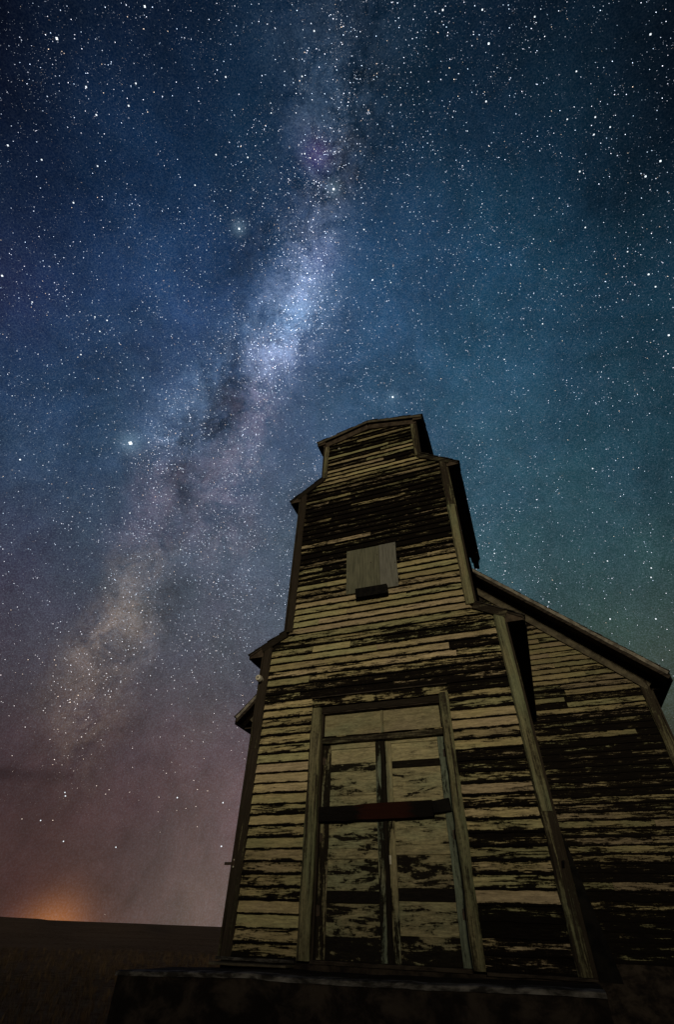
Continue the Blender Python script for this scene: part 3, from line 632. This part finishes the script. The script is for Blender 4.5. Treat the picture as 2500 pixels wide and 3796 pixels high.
# transom
YD = .072
tr = plank('transom_panel', (-.848, 2.447), (.012, 2.447), .342, YD, YD + .02, M['panel'], EL, col3(.92, .50, .20), wav=.002)
plank('transom_panel', (.052, 2.449), (.884, 2.449), .338, YD, YD + .02, M['panel'], EL, col3(.95, .52, .22), wav=.002)
mb = MB(); mb.box(.014, .050, YD - .016, YD + .02, 2.28, 2.62); mb.build('mullion', M['stile'], EL, col3(.75, .5, .15))
plank('transom_bar', (-.85, 2.243), (.885, 2.243), .072, -.002, YD + .03, M['trim_flat'], EL, col3(.40, .5, .35), wav=.008)
plank('transom_bar', (-.85, 2.288), (.885, 2.288), .014, -.014, YD + .03, M['siding'], EL, col3(.5, .5, .5), wav=.006)
# two door leaves
def leaf(x0, x1, rails, stl, str_, paints, hinge_x, tone):
    d = plank('door', (x0 + stl / 2, .012), (x0 + stl / 2, 2.205), stl, YD, YD + .045, M['stile'], EL, paints['sl'], wav=.003)
    plank('stile', (x1 - str_ / 2, .012), (x1 - str_ / 2, 2.205), str_, YD, YD + .045, M['stile'], d, paints['sr'], wav=.003)
    a, b_ = x0 + stl + .001, x1 - str_ - .001
    for i, (z0, z1, pc) in enumerate(rails):
        plank('rail', (a, (z0 + z1) / 2), (b_, (z0 + z1) / 2), z1 - z0, YD + .002, YD + .045, M['panel'], d, pc, wav=.0025)
    for i in range(len(rails) - 1):
        z0, z1 = rails[i][1], rails[i + 1][0]
        pp = paints['p'][i]
        n = pp[1]; h = (z1 - z0) / n
        for k in range(n):
            q = (pp[0][0] + random.gauss(0, .03), pp[0][1], pp[0][2])
            plank('panel', (a - .004, z0 + h * (k + .5)), (b_ + .004, z0 + h * (k + .5)), h - .003, YD + .016 + .001 * k, YD + .035, M['panel'], d, q, wav=.0015)
    return d
leafL = leaf(-.850, .018, [(.012, .20, col3(.34, .5, .35)), (.49, .60, col3(.04, .5, .3)), (.90, 1.00, col3(.62, .45, .5)), (1.86, 1.95, col3(.50, .4, .5)), (2.14, 2.205, col3(.92, .48, .45))], .115, .10,
             {'sl': col3(.48, .5, .42), 'sr': col3(.44, .4, .4), 'p': [(col3(.46, .5, .40), 1), (col3(.58, .42, .45), 1), (col3(.66, .42, .5), 3), (col3(.84, .5, .5), 1)]}, -1, .5)
leafR = leaf(.058, .886, [(.012, .23, col3(.32, .5, .3)), (.52, .63, col3(.10, .5, .3)), (.935, 1.035, col3(.62, .5, .4)), (1.86, 1.945, col3(.16, .5, .4)), (2.165, 2.205, col3(.95, .5, .5))], .085, .10,
             {'sl': col3(.58, .5, .5), 'sr': col3(.66, .26, .22), 'p': [(col3(.60, .48, .42), 1), (col3(.54, .5, .42), 1), (col3(.72, .5, .55), 2), (col3(.70, .5, .6), 1)]}, 1, .5)
plank('astragal', (.034, .01), (.030, 2.20), .05, YD - .022, YD + .02, M['stile'], leafR, col3(.24, .5, .25), wav=.006)
plank('astragal', (.004, .01), (.000, 2.20), .018, YD - .012, YD + .005, M['stile'], leafL, col3(.30, .5, .25), wav=.005)
mb = MB(); mb.box(.060, .082, YD - .014, YD, .845, .93); mb.build('latch', M['porcelain'], leafR)
for hz in (.42, 1.12, 2.0):
    for (xx, lf) in ((-.845, leafL), (.872, leafR)):
        mb = MB(); mb.tube((xx, YD - .006, hz - .05), (xx, YD - .006, hz + .05), .009); mb.box(xx - .03, xx + .03, YD - .004, YD - .001, hz - .045, hz + .045); mb.build('hinge', M['iron'], lf)
# crossbar
bar = plank('crossbar', (-.842, 1.352), (.650, 1.378), .165, -.035, YD - .003, M['bar'], EL, wav=.008)
plank('crossbar_end', (.652, 1.392), (.86, 1.408), .125, -.012, YD - .004, M['black'], bar, wav=.01)
mb = MB(); mb.box(-.86, .89, -.06, .10, -.020, .011); mb.build('threshold', M['dark'], EL)
# ledges under the siding
plank('sill_board', (-2.03, -.014), (-1.035, -.012), .026, -.085, .0, M['lip'], EL, wav=.004)
plank('sill_board', (1.03, -.014), (2.02, -.012), .026, -.070, .0, M['dark'], EL, wav=.004)
mb = MB(); mb.box(-1.99, 1.99, -.012, .5, -.40, -.021); mb.build('foundation', M['concrete'], EL)
mb = MB(); mb.box(-WX, WX, DW - .02, WB, -1.6, -.002); mb.build('foundation', M['concrete'], EL)
mb = MB(); mb.box(-1.98, 1.98, .02, DW - .03, -1.6, -.022); mb.build('foundation', M['concrete'], EL)
# a dark wedge beside the right corner
mb = MB(); mb.hexa([(2.035, .02, 1.02), (2.035, .02, 1.09), (2.06, .02, 1.05), (2.23, .02, -.02), (2.035, .12, 1.02), (2.035, .12, 1.09), (2.06, .12, 1.05), (2.23, .12, -.02)])
mb = MB(); mb.prism([(2.034, 1.12), (2.065, .98), (2.235, -.03), (2.034, -.03)], .03, .13); mb.build('dark_wedge', M['black'], EL)

# ---- boarded window
wc = thing('window_tmp', 'x', 'x'); bpy.data.objects.remove(wc)
wz0, wz1 = 4.60, 5.563
cover = plank('window_cover', (-.352, wz0 + .004), (-.352, wz1), .306, -.062, -.030, M['ply'], EL, wav=.004)
plank('plank', (-.035, wz0), (-.035, wz1 - .004), .324, -.060, -.030, M['ply'], cover, wav=.004)
plank('plank', (.289, wz0 + .002), (.289, wz1), .318, -.063, -.030, M['ply2'], cover, wav=.004)
for (xx, zz) in ((-.47, 4.68), (-.47, 5.1), (-.47, 5.5), (.42, 4.66), (.42, 5.1), (.42, 5.5), (-.03, 5.2), (.1, 5.35)):
    mb = MB(); mb.tube((xx, -.068, zz), (xx, -.058, zz), .009, n=6); mb.build('nail', M['iron'], cover)
mb = MB(); mb.hexa([(-.295, -.145, 4.455), (-.305, -.145, 4.635), (.262, -.145, 4.628), (.266, -.145, 4.450), (-.295, -.040, 4.455), (-.305, -.066, 4.635), (.262, -.066, 4.628), (.266, -.040, 4.450)]); mb.build('window_ledge', M['black'], EL)

# ---- small fittings
def insulator(x, y, z, s):
    mb = MB(); mb.tube((x, y, z), (x, y - .035 * s, z), .036 * s, .040 * s, 14); mb.tube((x, y - .035 * s, z), (x, y - .052 * s, z), .026 * s, .026 * s, 14); mb.tube((x, y - .052 * s, z), (x, y - .095 * s, z), .044 * s, .036 * s, 14)
    o = mb.build('insulator', M['porcelain'], EL)
    mb = MB(); mb.tube((x, y - .095 * s, z), (x, y - .105 * s, z), .010 * s, n=6); mb.build('nail', M['iron'], o)
insulator(-1.965, PR, 3.24, 1.25); insulator(-.74, -.03, 8.74, .6)
mb = MB(); mb.box(-2.10, -1.985, PR - .03, PR - .012, .832, .862); br = mb.build('bracket', M['iron'], EL)
mb = MB(); mb.box(-1.99, -1.955, PR - .012, PR + .004, .80, .90); mb.build('plate', M['iron'], br)
for zz in (.815, .885):
    mb = MB(); mb.tube((-1.972, PR - .02, zz), (-1.972, PR - .010, zz), .009, n=6); mb.build('bolt', M['porcelain'], br)
mb = MB(); mb.hexa([(1.955, PR - .03, .80), (1.965, PR - .03, .86), (1.99, PR - .03, .86), (1.975, PR - .03, .80), (1.955, PR, .80), (1.965, PR, .86), (1.99, PR, .86), (1.975, PR, .80)]); mb.build('hook', M['black'], EL)

# ================================================================= LOADING DOCK
DK = thing('loading_dock', 'low stained concrete loading dock with a worn pale lip below the double doors', 'loading dock', (0, -1.0, -1.2))
xs = np.linspace(-2.62, 2.02, 48)
top = np.interp(xs, [-2.62, -1.15, -.11, .89, 2.02], [-.112, -.066, -.068, -.049, -.030]) + np.array([mnoise.noise(Vector((x * 2.3, 7, 1))) * .008 + mnoise.noise(Vector((x * 8, 7, 1))) * .005 for x in xs])
def dk(v): return [(a_, b_ + 1.0, c_ + 1.2) for a_, b_, c_ in v]
vs = []; fs = []
for i, x in enumerate(xs):
    wob = mnoise.noise(Vector((x * 1.7, 3, 1))) * .012 + mnoise.noise(Vector((x * 9, 3, 1))) * .004
    for j in range(9):
        z = -1.6 + (top[i] - .035 + 1.6) * j / 8
        vs.append((x, -1.0 + .02 + mnoise.noise(Vector((x * 2.1, z * 2.4, 8))) * .022 + mnoise.noise(Vector((x * 9, z * 9, 2))) * .006, z))
    vs.append((x, .0, top[i] - .035)); vs.append((x, .0, -1.6))
n_ = 11
for i in range(len(xs) - 1):
    for j in range(n_):
        k = i * n_; q = k + n_; a_ = j; b2 = (j + 1) % n_
        fs.append((k + a_, q + a_, q + b2, k + b2))
fs.append(tuple(range(n_))); fs.append(tuple((len(xs) - 1) * n_ + i for i in reversed(range(n_))))
mesh_obj('dock_body', dk(vs), fs, M['concrete'], DK)
vs = []; fs = []
for i, x in enumerate(xs):
    w1 = mnoise.noise(Vector((x * 3, 3, 1))) * .008 + mnoise.noise(Vector((x * 14, 1, 1))) * .005
    w2 = mnoise.noise(Vector((x * 3, 9, 1))) * .007
    vs += [(x, -1.02 + w1, top[i] - .036 + w2 * .6), (x, -1.012 + w1, top[i] - .006 + w2), (x, -.985 + w1, top[i] + .001 + w2), (x, -.75, top[i] + w2 * .5), (x, -.75, top[i] - .036)]
for i in range(len(xs) - 1):
    k = i * 5; q = k + 5
    for j in range(5): fs.append((k + j, q + j, q + (j + 1) % 5, k + (j + 1) % 5))
fs.append((0, 1, 2, 3, 4)); k = (len(xs) - 1) * 5; fs.append((k + 4, k + 3, k + 2, k + 1, k))
mesh_obj('lip', dk(vs), fs, M['lip'], DK)
v_ = []; f_ = []
for i, x in enumerate(xs): v_ += [(x, -.75, top[i] - .004), (x, -.02, top[i] - .002)]
for i in range(len(xs) - 1): k = i * 2; f_.append((k, k + 2, k + 3, k + 1))
k = len(v_); v_ += [(a_, b_, c_ - .03) for a_, b_, c_ in v_]
for i in range(len(xs) - 1): q = k + i * 2; f_.append((q, q + 1, q + 3, q + 2))
f_ += [(0, 1, k + 1, k), (k - 2, k - 1, 2 * k - 1, 2 * k - 2)]
for i in range(len(xs) - 1):
    f_ += [(i * 2, k + i * 2, k + i * 2 + 2, i * 2 + 2), (i * 2 + 1, i * 2 + 3, k + i * 2 + 3, k + i * 2 + 1)]
mesh_obj('deck', dk(v_), f_, M['concrete'], DK)
st_ = plank('dock_step', (-2.0, -.052), (-1.05, -.045), .022, -.26, -.02, M['frieze'], None, wav=.004)
st_.name = 'timber_sleeper'; st_['label'] = 'weathered grey timber lying on the dock along the wall left of the doors'; st_['category'] = 'timber'

# ================================================================= GROUND
def ground_z(x, y):
    r = math.hypot(x - 1.8, y + 6.5)
    z = -1.2 + mnoise.noise(Vector((x * .05, y * .05, 0))) * .10 * min(1, r / 20) + mnoise.noise(Vector((x * .6, y * .6, 3))) * .02
    az = math.degrees(math.atan2(x - 1.8, y + 6.5))
    # low far ridge, stepping down towards the right
    el = np.interp(az, [-180, -120, -70, -49.5, -46, -43, -39.6, -37, -35.5, -34, -32, -30, -20, 20, 60, 120, 180], [-.1, -.1, .02, .06, .02, -.24, -.14, -.10, -.34, -.42, -.40, -.56, -.60, -.3, -.2, -.1, -.1])
    el += .09 * mnoise.noise(Vector((az * .35, 2, 2))) + .03 * mnoise.noise(Vector((az * 1.7, 4, 2)))
    k = min(1, max(0, (r - 60) / 120)); k = k * k * (3 - 2 * k)
    zr = .2533 + math.tan(math.radians(el)) * 190
    if r > 190: zr = .2533 + math.tan(math.radians(el)) * 190 - (r - 190) * .012 if r < 420 else .2533 + math.tan(math.radians(el)) * 190 - 2.76
    z = z * (1 - k) + zr * k
    # unseen bank added behind the camera to shade the lower facade
    bk = math.exp(-((y + 31) / 7.0) ** 2) * (1 + .12 * mnoise.noise(Vector((x * .06, 0, 5))))
    z += SHADE_BANK * bk * min(1, max(0, (60 - abs(x)) / 30))
    return z
SHADE_BANK = 4.6
def polar(radii, nseg, c=(1.8, -6.5)):
    vs = [(c[0], c[1], ground_z(*c))]; fs = []
    for r in radii:
        for i in range(nseg):
            a_ = 2 * math.pi * i / nseg; x = c[0] + r * math.cos(a_); y = c[1] + r * math.sin(a_)
            vs.append((x, y, ground_z(x, y)))
    for i in range(nseg): fs.append((0, 1 + i, 1 + (i + 1) % nseg))
    for k in range(len(radii) - 1):
        for i in range(nseg):
            j = (i + 1) % nseg; a_ = 1 + k * nseg; b_ = a_ + nseg
            fs.append((a_ + i, b_ + i, b_ + j, a_ + j))
    return vs, fs
radii = [1.2 * 1.055 ** i for i in range(115)] + [700, 1000, 1600, 2600, 4000, 6000]
vs, fs = polar([r for r in radii], 288)
g = mesh_obj('ground', vs, fs, M['ground']); g['kind'] = 'structure'
for p_ in g.data.polygons: p_.use_smooth = True

# dry grass: tufts spread over the near prairie
gv = []; gf = []
def tuft(x, y, h, n):
    z = ground_z(x, y) - .01
    for _ in range(n):
        a_ = random.uniform(0, 6.283); l = h * random.uniform(.5, 1.1); bx, by = x + random.gauss(0, .05), y + random.gauss(0, .05)
        wd = .004 + .004 * random.random(); dx, dy = math.cos(a_), math.sin(a_); k = len(gv); ln = random.uniform(.1, .6) * l
        gv.extend([(bx - dy * wd, by + dx * wd, z), (bx + dy * wd, by - dx * wd, z), (bx + dx * ln * .4 + dy * wd * .7, by + dy * ln * .4 - dx * wd * .7, z + l * .6), (bx + dx * ln * .4 - dy * wd * .7, by + dy * ln * .4 + dx * wd * .7, z + l * .6), (bx + dx * ln, by + dy * ln, z + l)])
        gf.extend([(k, k + 1, k + 2, k + 3), (k + 3, k + 2, k + 4)])
for _ in range(5200):
    a_ = math.radians(random.uniform(-62, -18)); r = 3.5 + 42 * random.random() ** 1.3
    x, y = 1.8 + r * math.sin(a_), -6.5 + r * math.cos(a_)
    if (-2.75 < x < 2.3 and -1.3 < y < 1) or (abs(x) < 2.1 and -1 < y < 4.5) or (abs(x) < 4.7 and 4.3 < y < 12.7): continue
    tuft(x, y, random.uniform(.10, .34), 8)
for _ in range(700):
    x = random.uniform(2.3, 9); y = random.uniform(-3, 4)
    tuft(x, y, random.uniform(.12, .35), 8)
o = mesh_obj('grass', gv, gf, M['grass']); o['kind'] = 'stuff'

# ================================================================= STARS
def lane_np(tab, u, v):
    tv = np.array([t[0] for t in tab]); q = (u - np.interp(v, tv, [t[1] for t in tab])) / np.interp(v, tv, [t[2] for t in tab])
    return np.exp(-.5 * q * q) * np.interp(v, tv, [t[3] for t in tab])
NS = 1500000
d = rng.normal(size=(NS, 3)); d /= np.linalg.norm(d, axis=1)[:, None]
d = d[(d[:, 2] > -.012) & ((d @ np.array(CAM_F) > .28) | (rng.random(NS) < .3))]
uu, vv, ff = d @ np.array(CAM_R), d @ np.array(CAM_U), d @ np.array(CAM_F)
def vnoise(q, seed):                                   # smooth lattice noise in -1..1
    q = q + 100.0; i = np.floor(q).astype(np.int64); f = q - i; f = f * f * (3 - 2 * f); o = 0
    for dx in (0, 1):
        for dy in (0, 1):
            for dz in (0, 1):
                h = ((i[:, 0] + dx) * 73856093) ^ ((i[:, 1] + dy) * 19349663) ^ ((i[:, 2] + dz) * 83492791) ^ seed
                h = (h * 2654435761) & 0xffffffff; h = ((h ^ (h >> 15)) * 2246822519) & 0xffffffff; h = (h ^ (h >> 13)) / 2147483648.0 - 1
                o = o + h * np.where(dx, f[:, 0], 1 - f[:, 0]) * np.where(dy, f[:, 1], 1 - f[:, 1]) * np.where(dz, f[:, 2], 1 - f[:, 2])
    return o
fz = sum(vnoise(d * 7 * 2 ** k, 17 + k) * .6 ** k for k in range(5))
fz2 = vnoise(d * 38, 5) + .6 * vnoise(d * 80, 6)
wu, wv = uu + fz * .018, vv + np.roll(fz, 0) * .01
frontm = np.clip((ff - .1) / .35, 0, 1)
LA, LB_, RF = lane_np(LANE_A, wu, wv) * frontm, lane_np(LANE_B, wu, wv) * frontm, lane_np(RIFT, wu, wv) * frontm
broad = np.exp(-.5 * ((uu + .12 - .25 * vv) / .33) ** 2)
alt = np.degrees(np.arcsin(np.clip(d[:, 2], -1, 1)))
dens = (.105 + .25 * broad + 2.2 * LA + 1.1 * LB_) * (1 - .55 * np.clip(RF, 0, 1)) * np.clip(1 + .6 * fz2 + .55 * fz, .08, 3)
fade = np.clip((alt - 5) / 27, 0, 1) ** 1.15
dens = np.clip(dens, 0, 1) * (fade + .004)
dens[ff < -.1] *= .6
keep = rng.random(len(d)) < dens * 1.0
d = d[keep]; alt = alt[keep]; fade = fade[keep]
n = len(d)
mag = rng.random(n)
inten = .30 + 2.8 * mag ** 9.0
size = (.27 + .20 * mag ** 7) * 1e-3
core = np.clip(LA[keep] * 1.0 + LB_[keep] * .5, 0, 1)
inten *= 1 + 1.3 * core; size *= 1 + .15 * core
big = rng.random(n) < .006
inten[big] = 1.3; size[big] = rng.uniform(.52, .85, big.sum()) * 1e-3
hue = rng.random(n)
col = np.stack([.62 + .3 * hue, .78 + .12 * hue, np.full(n, 1.0)], 1)
red = rng.random(n) < .06; col[red] = (1.0, .78, .6)
low = (1 - np.clip((alt - 6) / 22, 0, 1))[:, None]
col = col * (1 - low) + np.array([1.0, .82, .66]) * low
bd, bs_, bc, bi = [], [], [], []
for az, al, mg in BRIGHT:
    a_, e_ = math.radians(az), math.radians(al)
    bd.append((math.sin(a_) * math.cos(e_), math.cos(a_) * math.cos(e_), math.sin(e_)))
    bs_.append((.22 + .27 * mg) * 1e-3 if mg < 9 else 4.0e-3); bc.append((.88, .95, 1.0)); bi.append(1.3 if mg < 5 else 1.6)
d = np.vstack([d, np.array(bd)]); size = np.concatenate([size, bs_]); col = np.vstack([col, bc]); inten = np.concatenate([inten, bi]); n = len(d)
RAD = 5200.0
pole = np.array([.70, -.42, .60]); pole /= np.linalg.norm(pole)
t1 = np.cross(pole, d); t1 /= np.linalg.norm(t1, axis=1)[:, None]; t2 = np.cross(d, t1)
ctr = d * RAD; s_ = (size * RAD)[:, None]
long_ = np.where(np.arange(n) < n - len(bd), 1.3, 1.08)[:, None]
big = np.concatenate([big, np.ones(len(bd), bool)])
def star_mesh(sel, octa):
    c_, a_, b_, e_, z_ = ctr[sel], (t1 * s_ * long_)[sel], (t2 * s_)[sel], (d * s_)[sel], int(sel.sum())
    if octa:
        P = [c_ + a_, c_ + b_, c_ - a_, c_ - b_, c_ + e_, c_ - e_]; T = [[0, 1, 4], [1, 2, 4], [2, 3, 4], [3, 0, 4], [1, 0, 5], [2, 1, 5], [3, 2, 5], [0, 3, 5]]
    else:                                              # the faint ones: four-sided grains
        P = [c_ + a_ * 1.1 - e_ * .5, c_ - a_ * 1.1 - e_ * .5, c_ + b_ * 1.15 + e_ * .5, c_ - b_ * 1.15 + e_ * .5]; T = [[0, 1, 2], [0, 3, 1], [2, 1, 3], [2, 3, 0]]
    return np.stack(P, 1).reshape(-1, 3), (np.array(T)[None] + np.arange(z_)[:, None, None] * len(P)).reshape(-1), np.repeat(col[sel] * (inten[sel] * .95)[:, None], len(P), 0)
Va, Ta, Ca = star_mesh(big, True); Vb, Tb, Cb = star_mesh(~big, False)
V = np.vstack([Va, Vb]); tri = np.concatenate([Ta, Tb + len(Va)]); gc = np.hstack([np.vstack([Ca, Cb]), np.ones((len(V), 1))])
me = bpy.data.meshes.new('stars'); nf = len(tri) // 3
me.vertices.add(len(V)); me.vertices.foreach_set('co', V.reshape(-1).astype(np.float32))
me.loops.add(nf * 3); me.loops.foreach_set('vertex_index', tri.astype(np.int32))
me.polygons.add(nf); me.polygons.foreach_set('loop_start', (np.arange(nf) * 3).astype(np.int32))
me.update(calc_edges=True)
at = me.attributes.new('glow', 'FLOAT_COLOR', 'POINT')
at.data.foreach_set('color', gc.reshape(-1).astype(np.float32))
me.materials.append(M['star'])
o = link(bpy.data.objects.new('stars', me)); o['kind'] = 'stuff'
print('tris', nf, 'boards', boards['n'], 'stars', n)
